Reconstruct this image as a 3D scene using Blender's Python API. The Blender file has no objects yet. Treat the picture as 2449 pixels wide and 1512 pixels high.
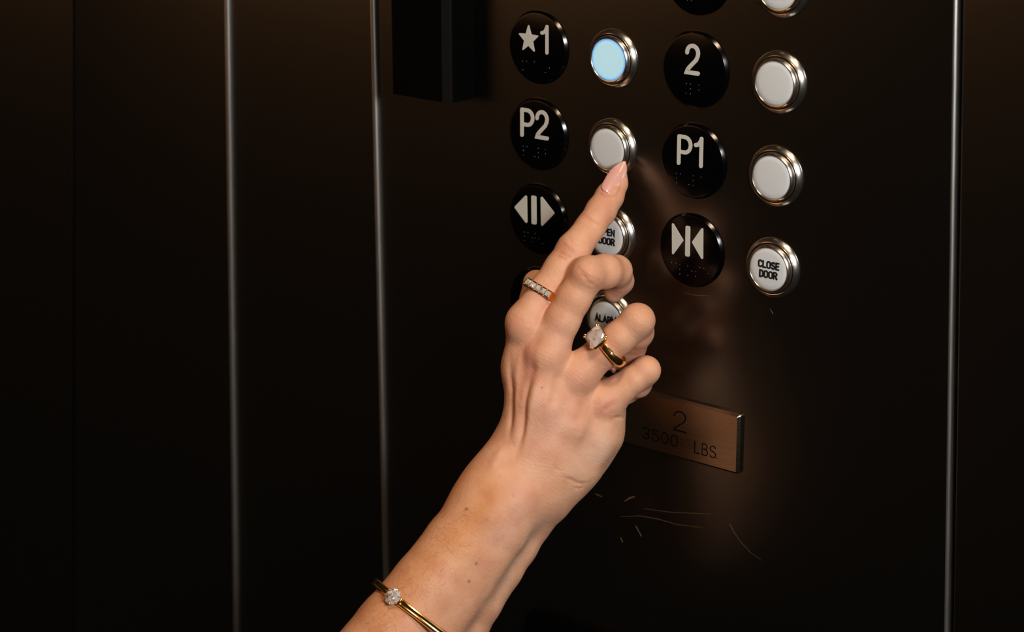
import bpy, bmesh, math, random
import numpy as np
from mathutils import Vector, Matrix
random.seed(4); rng = np.random.default_rng(4)
S = bpy.context.scene
COL = S.collection
Z0 = 1.20                      # height of the first row of braille plates above the floor (m)

# ------------------------------------------------------------------ camera
W, H, FPX = 2449, 1512, 5000.0
CF = np.array([-0.59890086, 0.74924158, -0.28276282])
CR = np.array([0.78160296, 0.62377065, -0.00264453])
CU = np.array([-0.17439776, 0.22259207, 0.95918621])
CP = np.array([665.650893, -851.414751, 198.937754])   # mm, z counted from the first plate row
SX, SY = 13.267, -117.949
cam_d = bpy.data.cameras.new('camera'); cam = bpy.data.objects.new('camera', cam_d); COL.objects.link(cam)
cam_d.sensor_fit = 'HORIZONTAL'; cam_d.sensor_width = 36.0; cam_d.lens = 36.0*FPX/W
cam_d.shift_x = -SX/W; cam_d.shift_y = SY/W
cam_d.clip_start = 0.05; cam_d.clip_end = 50
M = Matrix(((CR[0], CU[0], -CF[0], CP[0]/1000), (CR[1], CU[1], -CF[1], CP[1]/1000), (CR[2], CU[2], -CF[2], CP[2]/1000+Z0), (0, 0, 0, 1)))
cam.matrix_world = M
cam_d.dof.use_dof = True; cam_d.dof.focus_distance = 1.050; cam_d.dof.aperture_fstop = 9.0
S.camera = cam

# ------------------------------------------------------------------ world, lamps, exposure
wd = bpy.data.worlds.new('cabin_gloom'); S.world = wd; wd.use_nodes = True
bgn = wd.node_tree.nodes['Background']
bgn.inputs[0].default_value = (1.0, 0.80, 0.62, 1); bgn.inputs[1].default_value = 0.010
S.view_settings.view_transform = 'Standard'; S.view_settings.look = 'None'
S.view_settings.exposure = 0.0; S.view_settings.gamma = 1.0; S.view_settings.use_curve_mapping = False
def lamp(name, loc, target, size, power, col, sy=None, shape='RECTANGLE'):
    l = bpy.data.lights.new(name, 'AREA'); l.shape = shape; l.size = size
    if shape in ('RECTANGLE', 'ELLIPSE'): l.size_y = sy or size
    l.energy = power; l.color = col
    o = bpy.data.objects.new(name, l); COL.objects.link(o); o.location = loc
    o.rotation_euler = (Vector(target)-Vector(loc)).to_track_quat('-Z', 'Y').to_euler()
    return o
HAND = (0.02, -0.06, 1.02)
lamp('flash_light', (1.02, -0.64, 1.52), HAND, 0.22, 10.2, (1.0, 0.97, 0.94))
lamp('ceiling_downlight', (0.62, -0.50, 2.30), HAND, 0.25, 9.0, (1.0, 0.74, 0.48))
lamp('side_downlight', (-0.95, -1.15, 1.55), (-0.05, -.15, .95), 0.9, 3.4, (1.0, 0.46, 0.18))  # added warm fill from the left, not a fixture of the cabin

# ------------------------------------------------------------------ pixel <-> place helpers (mm)
def ray(x, y): return CF + CR*(x-W/2-SX)/FPX - CU*(y-H/2-SY)/FPX
def wall(x, y, h=0.0):                          # point of the panel plane (h mm in front of it)
    d = ray(x, y); return CP + d*((-h-CP[1])/d[1])
VT = 1065.0                                     # view depth of the index fingertip
def Q(x, y, c=0.0): return CP + ray(x, y)*(VT-c+.033*min(max(0, y-400), 720))
def PX(r, c=0.0): return r*(VT-c)/FPX
def m(p): return (p[0]/1000, p[1]/1000, p[2]/1000+Z0)

# ------------------------------------------------------------------ object helpers
def tag(o, label=None, cat=None, group=None, kind=None):
    if label: o['label'] = label
    if cat: o['category'] = cat
    if group: o['group'] = group
    if kind: o['kind'] = kind
    return o
def empty(name, loc_mm, label, cat, group=None):
    o = bpy.data.objects.new(name, None); o.empty_display_size = .01; COL.objects.link(o)
    o.location = m(loc_mm); return tag(o, label, cat, group)
def mesh(name, V, F, mat, parent=None, origin=(0, 0, 0), smooth=True, angle=None):
    me = bpy.data.meshes.new(name)
    V = [tuple(c/1000 for c in v) for v in V]
    me.from_pydata(V, [], F); me.update()
    bm = bmesh.new(); bm.from_mesh(me); bmesh.ops.recalc_face_normals(bm, faces=bm.faces); bm.to_mesh(me); bm.free()
    if smooth:
        me.shade_smooth()
        if angle is not None: me.set_sharp_from_angle(angle=math.radians(angle))
    me.materials.append(mat)
    o = bpy.data.objects.new(name, me); COL.objects.link(o)
    if parent: o.parent = parent; o.location = tuple(c/1000 for c in origin)
    else: o.location = m(origin)
    return o

# ------------------------------------------------------------------ materials
def mat(name, base, rough=.5, metal=0., **kw):
    x = bpy.data.materials.new(name); x.use_nodes = True; n = x.node_tree.nodes['Principled BSDF']
    n.inputs['Base Color'].default_value = (*base, 1); n.inputs['Roughness'].default_value = rough
    n.inputs['Metallic'].default_value = metal
    for k, v in kw.items(): n.inputs[k.replace('_', ' ')].default_value = v
    return x
def nd(x, t, **kw):
    n = x.node_tree.nodes.new(t)
    for k, v in kw.items(): setattr(n, k, v)
    return n
def brushed(name, base, rough, var, scale, bump=.02, aniso=.0):
    x = mat(name, base, rough, 1.0); T = x.node_tree; b = T.nodes['Principled BSDF']
    tc = nd(x, 'ShaderNodeTexCoord'); mp = nd(x, 'ShaderNodeMapping'); mp.inputs['Scale'].default_value = scale
    nz = nd(x, 'ShaderNodeTexNoise'); nz.inputs['Scale'].default_value = 1.0; nz.inputs['Detail'].default_value = 5
    T.links.new(tc.outputs['Object'], mp.inputs[0]); T.links.new(mp.outputs[0], nz.inputs[0])
    mr = nd(x, 'ShaderNodeMapRange'); mr.inputs[3].default_value = rough-var; mr.inputs[4].default_value = rough+var
    T.links.new(nz.outputs[0], mr.inputs[0]); T.links.new(mr.outputs[0], b.inputs['Roughness'])
    bp = nd(x, 'ShaderNodeBump'); bp.inputs['Strength'].default_value = bump; bp.inputs['Distance'].default_value = .001
    T.links.new(nz.outputs[0], bp.inputs['Height']); T.links.new(bp.outputs[0], b.inputs['Normal'])
    b.inputs['Anisotropic'].default_value = aniso
    return x
M_PANEL = brushed('dark_brushed_steel', (.155, .15, .138), .25, .015, (4, 60, 2500), .012)
M_EDGE = brushed('panel_edge_steel', (.80, .80, .77), .34, .04, (900, 900, 60), .03)
M_PLACARD = brushed('bronze_brushed_steel', (.43, .33, .23), .23, .07, (6, 60, 1500), .06)
M_CHROME = brushed('turned_chrome', (.72, .68, .62), .23, .04, (800, 800, 800), .02)
M_BLACK = mat('gloss_black_plastic', (.0008, .0008, .001), .16, Specular_IOR_Level=.3)
M_BLACKM = mat('matt_black_plastic', (.0008, .0008, .0009), .6, Specular_IOR_Level=.05)
M_GROOVE = mat('dark_groove', (.008, .007, .006), .4)
M_GAP = mat('black_gap', (.0008, .0008, .0008), .9, Specular_IOR_Level=.1)
M_SYMBOL = mat('pale_symbol_plastic', (.58, .60, .56), .45)
M_INK = mat('black_ink', (.004, .004, .005), .5)
M_ENGRAVE = mat('engraved_dark', (.0008, .0006, .0005), .9, Specular_IOR_Level=.03)
M_LENS = mat('milky_lens_plastic', (.66, .72, .76), .32, Subsurface_Weight=.15, Subsurface_Scale=.003)
M_GOLD = mat('polished_gold', (1.0, .60, .20), .19, 1.0)
def gem_mat(name, base, scale, amt, trans):
    x = mat(name, base, .03, 0.0, IOR=2.0, Transmission_Weight=trans, Specular_IOR_Level=1.0); T = x.node_tree
    tc = nd(x, 'ShaderNodeTexCoord'); mp = nd(x, 'ShaderNodeMapping'); mp.inputs['Scale'].default_value = scale
    vo = nd(x, 'ShaderNodeTexVoronoi'); vo.inputs['Scale'].default_value = 1.0; ge = nd(x, 'ShaderNodeNewGeometry')
    s1 = nd(x, 'ShaderNodeVectorMath', operation='SUBTRACT'); s1.inputs[1].default_value = (.5, .5, .5)
    s2 = nd(x, 'ShaderNodeVectorMath', operation='MULTIPLY_ADD'); s2.inputs[1].default_value = (amt, amt, amt)
    s3 = nd(x, 'ShaderNodeVectorMath', operation='NORMALIZE')
    T.links.new(tc.outputs['Object'], mp.inputs[0]); T.links.new(mp.outputs[0], vo.inputs['Vector']); T.links.new(vo.outputs['Color'], s1.inputs[0])
    T.links.new(s1.outputs[0], s2.inputs[0]); T.links.new(ge.outputs['Normal'], s2.inputs[2]); T.links.new(s2.outputs[0], s3.inputs[0])
    T.links.new(s3.outputs[0], T.nodes['Principled BSDF'].inputs['Normal']); return x
M_GEM = gem_mat('clear_gem', (1.0, .95, .92), (950, 950, 950), 1.5, .42)
M_EMER = gem_mat('clear_step_cut_gem', (1.0, .90, .88), (420, 420, 420), 1.0, .45)
M_NAIL = mat('polished_nail', (.74, .39, .34), .22, Coat_Weight=1.0, Coat_Roughness=.06, Subsurface_Weight=.25, Subsurface_Scale=.002)
M_HAIR = mat('fine_body_hair', (.34, .15, .06), .5)
M_GLINT = mat('bright_scratch', (.85, .52, .26), .45, 1.0)  # amber metal standing in for light reflected onto the panel
M_SCRATCHG = mat('pale_scratch', (.45, .44, .42), .5, 1.0)
# lit lens: cyan-white face, blue towards the rim
M_LIT = mat('lit_lens', (.6, .8, .9), .3)
_b = M_LIT.node_tree.nodes['Principled BSDF']
_tc = nd(M_LIT, 'ShaderNodeTexCoord'); _gr = nd(M_LIT, 'ShaderNodeVectorMath', operation='LENGTH'); _rp = nd(M_LIT, 'ShaderNodeValToRGB')
_mr = nd(M_LIT, 'ShaderNodeMapRange'); _mr.inputs[1].default_value = 0; _mr.inputs[2].default_value = .0114
M_LIT.node_tree.links.new(_tc.outputs['Object'], _gr.inputs[0]); M_LIT.node_tree.links.new(_gr.outputs['Value'], _mr.inputs[0])
M_LIT.node_tree.links.new(_mr.outputs[0], _rp.inputs[0])
_rp.color_ramp.elements[0].position = .0; _rp.color_ramp.elements[0].color = (.50, .74, .78, 1)
_rp.color_ramp.elements[1].position = 1.0; _rp.color_ramp.elements[1].color = (.10, .30, 1.0, 1)
_e = _rp.color_ramp.elements.new(.90); _e.color = (.44, .73, .80, 1)
_e = _rp.color_ramp.elements.new(.955); _e.color = (.20, .56, 1.0, 1)
M_LIT.node_tree.links.new(_rp.outputs[0], _b.inputs['Emission Color']); _b.inputs['Emission Strength'].default_value = .85
_b.inputs['Base Color'].default_value = (.1, .1, .1, 1)

# ------------------------------------------------------------------ elevator wall: stepped steel panels
ZT, ZB = 1180.0, -1195.0
def edge_line(p_top, p_bot, h):
    a, b = wall(*p_top, h), wall(*p_bot, h)
    def at(z): return a[0]+(b[0]-a[0])*(a[2]-z)/(a[2]-b[2])
    return at(ZT), at(ZB)
def panel(name, xl, xr, yf, thick, rl, rr, matl, label=None):
    """upright metal sheet; front at -yf, edges rounded with radius rl / rr"""
    def prof(k):
        L, R_ = xl[k], xr[k]; P = []
        n = 6
        P.append((L, -yf+thick)); 
        if rl > 0:
            for i in range(n+1):
                a = math.pi/2*i/n; P.append((L+rl-rl*math.cos(a), -yf+rl-rl*math.sin(a)))
        else: P.append((L, -yf))
        if rr > 0:
            for i in range(n+1):
                a = math.pi/2*i/n; P.append((R_-rr+rr*math.sin(a), -yf+rr-rr*math.cos(a)))
        else: P.append((R_, -yf))
        P.append((R_, -yf+thick))
        return P
    a, b = prof(0), prof(1); n = len(a)
    V = [(x, y, ZT) for x, y in a]+[(x, y, ZB) for x, y in b]
    Fc = [(i, (i+1) % n, n+(i+1) % n, n+i) for i in range(n)]+[tuple(range(n)), tuple(range(2*n-1, n-1, -1))]
    o = mesh(name, V, Fc, matl, angle=25); o['kind'] = 'structure'
    o.data.materials.append(M_EDGE)
    if rr > 1:
        for p in o.data.polygons:
            if abs(p.normal.z) < .3 and p.normal.x > .12: p.material_index = 1
    if label: o['label'] = label
    return o
hA, hB, hC, hD, hE = 6.0, 6.0, 3.0, 0.0, 0.0
e175 = edge_line((175, 0), (175, 1512), hB)
e548 = edge_line((544, 0), (565, 1512), hB)
e897 = edge_line((893, 0), (927, 1512), hC)
e2291 = edge_line((2289, 0), (2266, 1512), hD)
gapA = (e175[0]-1.0, e175[1]-1.0); gapB = (e175[0]+1.0, e175[1]+1.0)
panel('wall_far_left', (-1250, -1250), gapA, hA, 20, 0, .8, M_PANEL)
panel('wall_left', gapB, e548, hB, 20, .8, 2.4, M_PANEL)
panel('wall_middle', (e548[0]-8, e548[1]-8), e897, hC, 14, 0, 2.4, M_PANEL)
panel('wall_front', (e897[0]-8, e897[1]-8), e2291, hD, 8, 0, 1.8, M_PANEL, 'dark brushed steel control panel carrying the buttons')
panel('wall_right', (e2291[0]+3.0, e2291[1]+3.0), (900, 900), hE, 20, .9, 0, M_PANEL)
back = mesh('wall_behind', [(-1250, 26, ZB), (900, 26, ZB), (900, 26, ZT), (-1250, 26, ZT), (-1250, 36, ZB), (900, 36, ZB), (900, 36, ZT), (-1250, 36, ZT)],
            [(0, 1, 2, 3), (4, 5, 6, 7), (0, 1, 5, 4), (2, 3, 7, 6), (1, 2, 6, 5), (0, 3, 7, 4)], M_GAP, smooth=False); back['kind'] = 'structure'

# ------------------------------------------------------------------ lathe, strokes
def lathe(name, prof, matl, parent, seg=96, angle=40, origin=(0, 0, 0)):
    """profile (r,h) turned about the axis that points out of the panel (-y)"""
    V = []; Fc = []; rings = []
    for r, h in prof:
        if r < 1e-6: rings.append([len(V)]); V.append((0, -h, 0))
        else:
            rings.append(list(range(len(V), len(V)+seg)))
            for i in range(seg):
                a = 2*math.pi*i/seg; V.append((r*math.cos(a), -h, r*math.sin(a)))
    for A, B in zip(rings, rings[1:]):
        for i in range(seg):
            j = (i+1) % seg
            if len(A) == 1 and len(B) == 1: continue
            if len(A) == 1: Fc.append((A[0], B[j], B[i]))
            elif len(B) == 1: Fc.append((A[i], A[j], B[0]))
            else: Fc.append((A[i], A[j], B[j], B[i]))
    return mesh(name, V, Fc, matl, parent, origin, True, angle)
def arc(cx, cy, rx, ry, a0, a1, n=14):
    return [(cx+rx*math.cos(math.radians(a0+(a1-a0)*i/n)), cy+ry*math.sin(math.radians(a0+(a1-a0)*i/n))) for i in range(n+1)]
# single-line glyphs in a box one unit high; (advance width, polylines, closed flags)
G = {
 '0': (.52, [arc(.26, .5, .26, .5, 90, 450, 28)[:-1]], [1]),
 'O': (.58, [arc(.29, .74, .29, .26, 0, 180)+arc(.29, .26, .29, .26, 180, 360)], [1]),
 'D': (.54, [[(0, 0), (0, 1)]+arc(.22, .72, .32, .28, 90, 0, 8)+arc(.22, .28, .32, .28, 0, -90, 8)], [1]),
 'R': (.56, [[(0, 0), (0, 1)], [(0, 1)]+arc(.30, .76, .24, .24, 90, -90, 12)+[(0, .52)], [(.28, .52), (.56, 0)]], [0, 0, 0]),
 'P': (.56, [[(0, 0), (0, 1)], [(0, 1)]+arc(.28, .715, .28, .285, 90, -90, 12)+[(0, .43)]], [0, 0]),
 '1': (.30, [[(.28, 0), (.28, 1)], [(.26, .93), (.20, .82), (.12, .76), (.04, .74)]], [0, 0]),
 '2': (.54, [arc(.27, .73, .26, .27, 180, 0, 16)+[(.51, .62), (.44, .48), (.18, .24), (.05, .10), (.01, 0), (.54, 0)]], [0]),
 '3': (.54, [arc(.27, .74, .25, .26, 165, -90, 14)+arc(.25, .24, .27, .24, 90, -165, 14)], [0]),
 '5': (.54, [[(.50, 1), (.08, 1), (.04, .55)]+arc(.25, .31, .28, .31, 120, -160, 16)], [0]),
 'L': (.46, [[(0, 1), (0, 0), (.46, 0)]], [0]),
 'B': (.52, [[(0, 0), (0, 1)], [(0, 1)]+arc(.25, .765, .22, .235, 90, -90, 10)+[(0, .53)], [(.25, .53)]+arc(.25, .265, .27, .265, 90, -90, 10)+[(0, 0)]], [0, 0, 0]),
 'S': (.52, [arc(.26, .76, .25, .24, 25, 270, 16)+arc(.26, .25, .26, .25, 90, -155, 16)[1:]], [0]),
 'E': (.46, [[(.46, 1), (0, 1), (0, 0), (.46, 0)], [(0, .52), (.40, .52)]], [0, 0]),
 'C': (.54, [arc(.28, .74, .27, .26, 20, 180, 12)+arc(.28, .26, .27, .26, 180, 340, 12)], [0]),
 'N': (.54, [[(0, 0), (0, 1), (.54, 0), (.54, 1)]], [0]),
 'A': (.60, [[(0, 0), (.30, 1), (.60, 0)], [(.10, .32), (.50, .32)]], [0, 0]),
 'M': (.68, [[(0, 0), (0, 1), (.34, .25), (.68, 1), (.68, 0)]], [0]),
 'V': (.58, [[(0, 1), (.29, 0), (.58, 1)]], [0]),
 'T': (.54, [[(0, 1), (.54, 1)], [(.27, 1), (.27, 0)]], [0, 0]),
 '.': (.06, [[(0, 0), (.03, 0.01)]], [0]),
}
_lift = [0]
def ribbon(pts, w, h0, h1, V, Fc, closed=False, caps=True):
    _lift[0] = (_lift[0]+1) % 4; h1 = h1+.03*_lift[0]; caph = h1-.012
    pts = [Vector(p) for p in pts]; n = len(pts); Lf = []; Rt = []
    for i in range(n):
        a = pts[i-1] if (i > 0 or closed) else None; b = pts[(i+1) % n] if (i < n-1 or closed) else None
        d0 = (pts[i]-a).normalized() if a is not None else None; d1 = (b-pts[i]).normalized() if b is not None else None
        if d0 is None: d0 = d1
        if d1 is None: d1 = d0
        n0 = Vector((-d0.y, d0.x)); n1 = Vector((-d1.y, d1.x)); nm = n0+n1
        if nm.length < 1e-6: nm = n0
        nm.normalize(); k = 1/max(.35, nm.dot(n0))
        Lf.append(pts[i]+nm*w/2*k); Rt.append(pts[i]-nm*w/2*k)
    base = len(V); N = n
    for p in Lf+Rt: V.append((p.x, -h1, p.y))
    for p in Lf+Rt: V.append((p.x, -h0, p.y))
    rr = range(N if closed else N-1)
    for i in rr:
        j = (i+1) % N
        Fc.append((base+i, base+j, base+N+j, base+N+i))
        Fc.append((base+i, base+j, base+2*N+j, base+2*N+i)); Fc.append((base+N+i, base+N+j, base+3*N+j, base+3*N+i))
    if not closed and caps:
        for (p, q) in ((pts[0], pts[1]), (pts[-1], pts[-2])):
            d = (p-q).normalized(); s = Vector((-d.y, d.x)); k = len(V); cn = 9
            for i in range(cn):
                a = math.pi*i/(cn-1); v = p+s*(w/2*math.cos(a))+d*(w/2*math.sin(a)); V.append((v.x, -caph, v.y))
            for i in range(cn):
                a = math.pi*i/(cn-1); v = p+s*(w/2*math.cos(a))+d*(w/2*math.sin(a)); V.append((v.x, -h0, v.y))
            Fc.append(tuple(range(k, k+cn)))
            for i in range(cn-1): Fc.append((k+i, k+i+1, k+cn+i+1, k+cn+i))
def text(s, x, z, hh, sx, w, h0, h1, V, Fc, gap=.2, center=False):
    tot = sum(G[c][0] if c != ' ' else .4 for c in s)+gap*(len(s)-1)
    cx = x-(tot*hh*sx/2 if center else 0)
    for c in s:
        if c != ' ':
            adv, ls, cl = G[c]
            for l, k in zip(ls, cl): ribbon([(cx+a*hh*sx, z+b*hh) for a, b in l], w, h0, h1, V, Fc, bool(k))
        cx += ((G[c][0] if c != ' ' else .4)+gap)*hh*sx
def solid(poly, h0, h1, V, Fc):
    k = len(V); n = len(poly)
    for x, z in poly: V.append((x, -h1, z))
    for x, z in poly: V.append((x, -h0, z))
    Fc.append(tuple(range(k, k+n)))
    for i in range(n): Fc.append((k+i, k+(i+1) % n, k+n+(i+1) % n, k+n+i))
def rounded(poly, r, n=5):
    out = []; N = len(poly)
    for i in range(N):
        p, a, b = Vector(poly[i]), Vector(poly[i-1]), Vector(poly[(i+1) % N])
        u, v = (a-p).normalized(), (b-p).normalized(); ang = u.angle(v); t = r/math.tan(ang/2)
        c = p+(u+v).normalized()*r/math.sin(ang/2); s, e = p+u*t, p+v*t
        a0 = math.atan2(*(s-c).yx); a1 = math.atan2(*(e-c).yx); d = a1-a0
        while d > math.pi: d -= 2*math.pi
        while d < -math.pi: d += 2*math.pi
        for j in range(n+1): out.append((c.x+r*math.cos(a0+d*j/n), c.y+r*math.sin(a0+d*j/n)))
    return out

# ------------------------------------------------------------------ braille plates and call buttons
COLP, ROWP, BO = 98.551, 46.435, 47.951
def braille_mesh(dots, parent):
    V = []; Fc = []
    for x, z in dots:
        k = len(V); R0, Hh = .62, .5
        V.append((x, -2.0-Hh, z))
        for ring, (rr, hh) in enumerate(((.6, .8), (1, 0))):
            for i in range(10):
                a = 2*math.pi*i/10; V.append((x+R0*rr*math.cos(a), -2.0-Hh*hh+.05*(ring), z+R0*rr*math.sin(a)))
        for i in range(10):
            j = (i+1) % 10; Fc.append((k, k+1+i, k+1+j)); Fc.append((k+1+i, k+1+j, k+11+j, k+11+i))
    return mesh('braille', V, Fc, M_BLACK, parent)
def plate(c, r, kind, label, dots=None):
    t = empty('braille_plate', (c*COLP, 0, -r*ROWP), label, 'sign', 'round black plates beside the call buttons')
    lathe('disc', [(19.4, 0), (19.4, .5), (19.0, 1.0), (18.2, 1.9), (17.6, 2.0), (0, 2.0)], M_BLACK, t, 128, 30)
    V = []; Fc = []; h0, h1 = 1.95, 2.35; nm = 'number'
    if kind == 'star1':
        P = []
        for i in range(10):
            a = math.radians(90+36*i); q = 7.9 if i % 2 == 0 else 3.35
            P.append((-5.4+q*.92*math.cos(a), 3.9+q*1.04*math.sin(a)))
        Vs = []; Fs = []; solid(rounded(P, .35, 3), h0, h1, Vs, Fs); mesh('star', Vs, Fs, M_SYMBOL, t, smooth=False)
        text('1', 2.9, -1.9, 13.7, 1, 1.9, h0, h1, V, Fc)
    elif kind == 'P2':
        text('P', -9.9, -1.5, 13.8, .93, 2.1, h0, h1, V, Fc); text('2', .1, -1.1, 13.7, .93, 2.1, h0, h1, V, Fc)
    elif kind == '2':
        text('2', -4.3, -1.5, 13.5, .93, 2.1, h0, h1, V, Fc)
    elif kind == 'P1':
        text('P', -7.9, -1.9, 13.8, .9, 2.0, h0, h1, V, Fc); text('1', 1.6, -1.5, 13.9, 1, 2.1, h0, h1, V, Fc)
    elif kind == 'open':
        nm = 'open_door_symbol'
        solid(rounded([(-15.3, 4.4), (-6.7, 13.0), (-6.4, -4.0)], .7), h0, h1, V, Fc)
        solid(rounded([(-3.6, 12.8), (-.3, 12.8), (-.1, -2.9), (-3.4, -2.9)], .8), h0, h1, V, Fc)
        solid(rounded([(2.7, 14.0), (3.1, -3.8), (12.2, 5.4)], .7), h0, h1, V, Fc)
    elif kind == 'close':
        nm = 'close_door_symbol'
        solid(rounded([(-11.3, 13.8), (-10.8, -4.8), (-4.0, 4.7)], .6), h0, h1, V, Fc)
        solid(rounded([(-2.9, 12.8), (-.1, 12.8), (0, -3.2), (-2.8, -3.2)], .8), h0, h1, V, Fc)
        solid(rounded([(7.7, 14.4), (8.1, -4.2), (1.1, 4.8)], .6), h0, h1, V, Fc)
    if V: mesh(nm, V, Fc, M_SYMBOL, t, smooth=False)
    if dots: braille_mesh(dots, t)
    return t
BR_P2 = [(-9.5, -7.7), (-6.9, -7.6), (-9.4, -10.1), (-9.3, -12.6), (.7, -7.4), (.7, -9.8), (.8, -12.3), (-1.7, -12.3), (5.5, -7.3), (5.5, -9.7)]
BR_P1 = BR_P2[:-2]+[(5.5, -7.3)]
BR_CL = [(-11.3, -8.6), (-8.8, -8.5), (-6.3, -8.5), (-6.3, -11), (-6.2, -13.6), (-1.5, -8.4), (-1.3, -13.4), (1.2, -10.7), (3.5, -10.6), (3.5, -13.1), (5.9, -8), (8.3, -8), (10.9, -10.3)]
BR_OP = [(-8.8, -8.6), (-6.3, -8.6), (-8.8, -11), (-3.4, -11), (-1.4, -8.3), (-1.4, -10.8), (-3.6, -13.3), (1.2, -10.6), (3.6, -13.0), (-8.8, -13.4)]
plate(0, 0, 'star1', 'round black plate with a pale star and the numeral 1', [(-9.7, -8.3), (-7.0, -8.1), (-1.9, -7.8), (-9.6, -13.0), (8.0, -10.0), (5.4, -12.6)])
plate(0, 1, 'P2', 'round black plate reading P2 left of the button being pressed', BR_P2)
plate(0, 2, 'open', 'round black plate with outward arrows either side of a bar', BR_OP)
plate(0, 3, 'blank', 'round black plate mostly hidden behind the hand, lowest of its column')
plate(1, -1, 'blank', 'round black plate cut off by the top edge of the photo', [(-2.5, -12.3), (-4.9, -12.3)])
plate(1, 0, '2', 'round black plate with a single numeral 2', [(-4.5, -7.4), (-2, -7.4), (-2, -9.9), (-4.5, -12.4), (-2, -12.4), (2.9, -7.3), (2.9, -9.8)])
plate(1, 1, 'P1', 'round black plate reading P1', BR_P1)
plate(1, 2, 'close', 'round black plate with inward arrows either side of a bar', BR_CL)

def button(c, r, label, txt=None, lit=False):
    t = empty('elevator_button', (c*COLP+BO, 0, -r*ROWP-.48), label, 'button', 'round call buttons of the control panel')
    lathe('outer_ring', [(15.3, 0), (15.3, .5), (15.05, 1.0), (13.65, 2.55), (13.35, 2.72), (13.1, 2.6), (12.95, 2.2), (12.9, .3)], M_CHROME, t)
    lathe('groove', [(13.0, .5), (12.0, .5)], M_GROOVE, t)
    lathe('inner_ring', [(12.3, .4), (12.25, 3.1), (12.0, 3.7), (11.5, 4.4), (11.15, 4.7), (10.8, 4.65), (10.5, 4.3), (10.4, 3.8)], M_CHROME, t)
    lathe('lens', [(10.42, 3.6), (10.4, 4.2), (10.1, 4.4), (8, 4.55), (4, 4.65), (0, 4.7)], M_LIT if lit else M_LENS, t, 96, 60)
    if txt:
        V = []; Fc = []
        if txt == 'ALARM': text('ALARM', 0, -.6, 3.3, 1.0, .85, 4.5, 4.78, V, Fc, .26, True)
        else:
            a, b = txt.split()
            text(a, .3, .75, 3.2, 1.0, .85, 4.5, 4.78, V, Fc, .26, True); text(b, .3, -4.2, 3.2, 1.0, .85, 4.5, 4.78, V, Fc, .26, True)
        mesh('lettering', V, Fc, M_INK, t, smooth=False)
    return t
button(0, 0, 'round chrome button glowing pale blue beside the star 1 plate', lit=True)
button(0, 1, 'round chrome button with white lens being pressed by the index finger')
button(0, 2, 'round chrome button lettered OPEN DOOR, partly behind the index finger', 'OPEN DOOR')
button(0, 3, 'round chrome ALARM button seen between the fingers behind the ring', 'ALARM')
button(1, -1, 'round chrome button with white lens cut off by the top edge')
button(1, 0, 'round chrome button with white lens right of the numeral 2 plate')
button(1, 1, 'round chrome button with white lens right of the P1 plate')
button(1, 2, 'round chrome button lettered CLOSE DOOR', 'CLOSE DOOR')

# ------------------------------------------------------------------ engraved placard
pl = empty('capacity_placard', (0, 0, 0), 'bronze-coloured metal placard beside the little finger reading 2 and 3500 LBS', 'sign')
def slab(name, x0, x1, z0, z1, hb, hf, bev, matl, parent, rc=2.0, bevs=2):
    V = []; Fc = []
    levels = [(0, hb), (0, hf-bev)]+[(bev*(1-math.cos(math.pi/2*i/bevs)), hf-bev+bev*math.sin(math.pi/2*i/bevs)) for i in range(1, bevs+1)]
    rings = []
    for ins, h in levels:
        P = rounded([(x0+ins, z0+ins), (x1-ins, z0+ins), (x1-ins, z1-ins), (x0+ins, z1-ins)], max(rc-ins, .3), 6)
        rings.append([len(V)+i for i in range(len(P))]); V += [(x, -h, z) for x, z in P]
    for A, B in zip(rings, rings[1:]):
        n = len(A)
        for i in range(n): Fc.append((A[i], A[(i+1) % n], B[(i+1) % n], B[i]))
    Fc.append(tuple(rings[-1])); Fc.append(tuple(rings[0]))
    return mesh(name, V, Fc, matl, parent, smooth=True, angle=28)
slab('plate_body', 28.5, 131.6, -206.4, -173.6, 0, 3.2, 1.4, M_PLACARD, pl, 1.6, 1)
V = []; Fc = []
hp0, hp1 = 3.15, 3.24
text('ELEVATOR', 36.2, -188.0, 5.4, .72, .42, hp0, hp1, V, Fc, .38)
text('2', 91.6, -190.7, 10.6, 1.28, .62, hp0, hp1, V, Fc)
text('3500', 71.9, -200.0, 6.2, 1.28, .58, hp0, hp1, V, Fc, .22)
text('LBS', 104.9, -200.4, 6.2, 1.05, .5, hp0, hp1, V, Fc, .24)
text('.', 118.3, -200.3, 6.2, 1, .6, hp0, hp1, V, Fc)
mesh('engraved_lettering', V, Fc, M_ENGRAVE, pl, smooth=False)

# ------------------------------------------------------------------ black box at the top and cover below
bx = empty('card_reader', (-65, 0, 40), 'black box with a chamfered front edge hanging at the top of the panel', 'card reader')
def box_prism(name, prof, z0, z1, matl, parent, off=(0, 0, 0)):
    n = len(prof); V = [(x, y, z0) for x, y in prof]+[(x, y, z1) for x, y in prof]
    Fc = [(i, (i+1) % n, n+(i+1) % n, n+i) for i in range(n)]+[tuple(range(n)), tuple(range(2*n-1, n-1, -1))]
    return mesh(name, V, Fc, matl, parent, off, True, 20)
box_prism('housing', [(-21, 0), (-21, -19.2), (-20.2, -20), (14.8, -20), (20.6, -18.6), (21.0, -18), (21.0, 0)], -72.5, 130, M_BLACKM, bx)
box_prism('edge_strip', [(14.9, -19.9), (15.1, -20.25), (20.2, -19.0), (20.4, -18.6)], -72.3, 130, mat('textured_black', (.003, .003, .0033), .6, Specular_IOR_Level=.2), bx)
cv = empty('cover_plate', (40, 0, -345), 'black rounded cover plate at the bottom edge beneath the wrist', 'cover plate')
slab('bezel', -49, 49, -60, 25.5, 0, 3.0, 1.2, M_BLACKM, cv, 14, 3)
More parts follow.
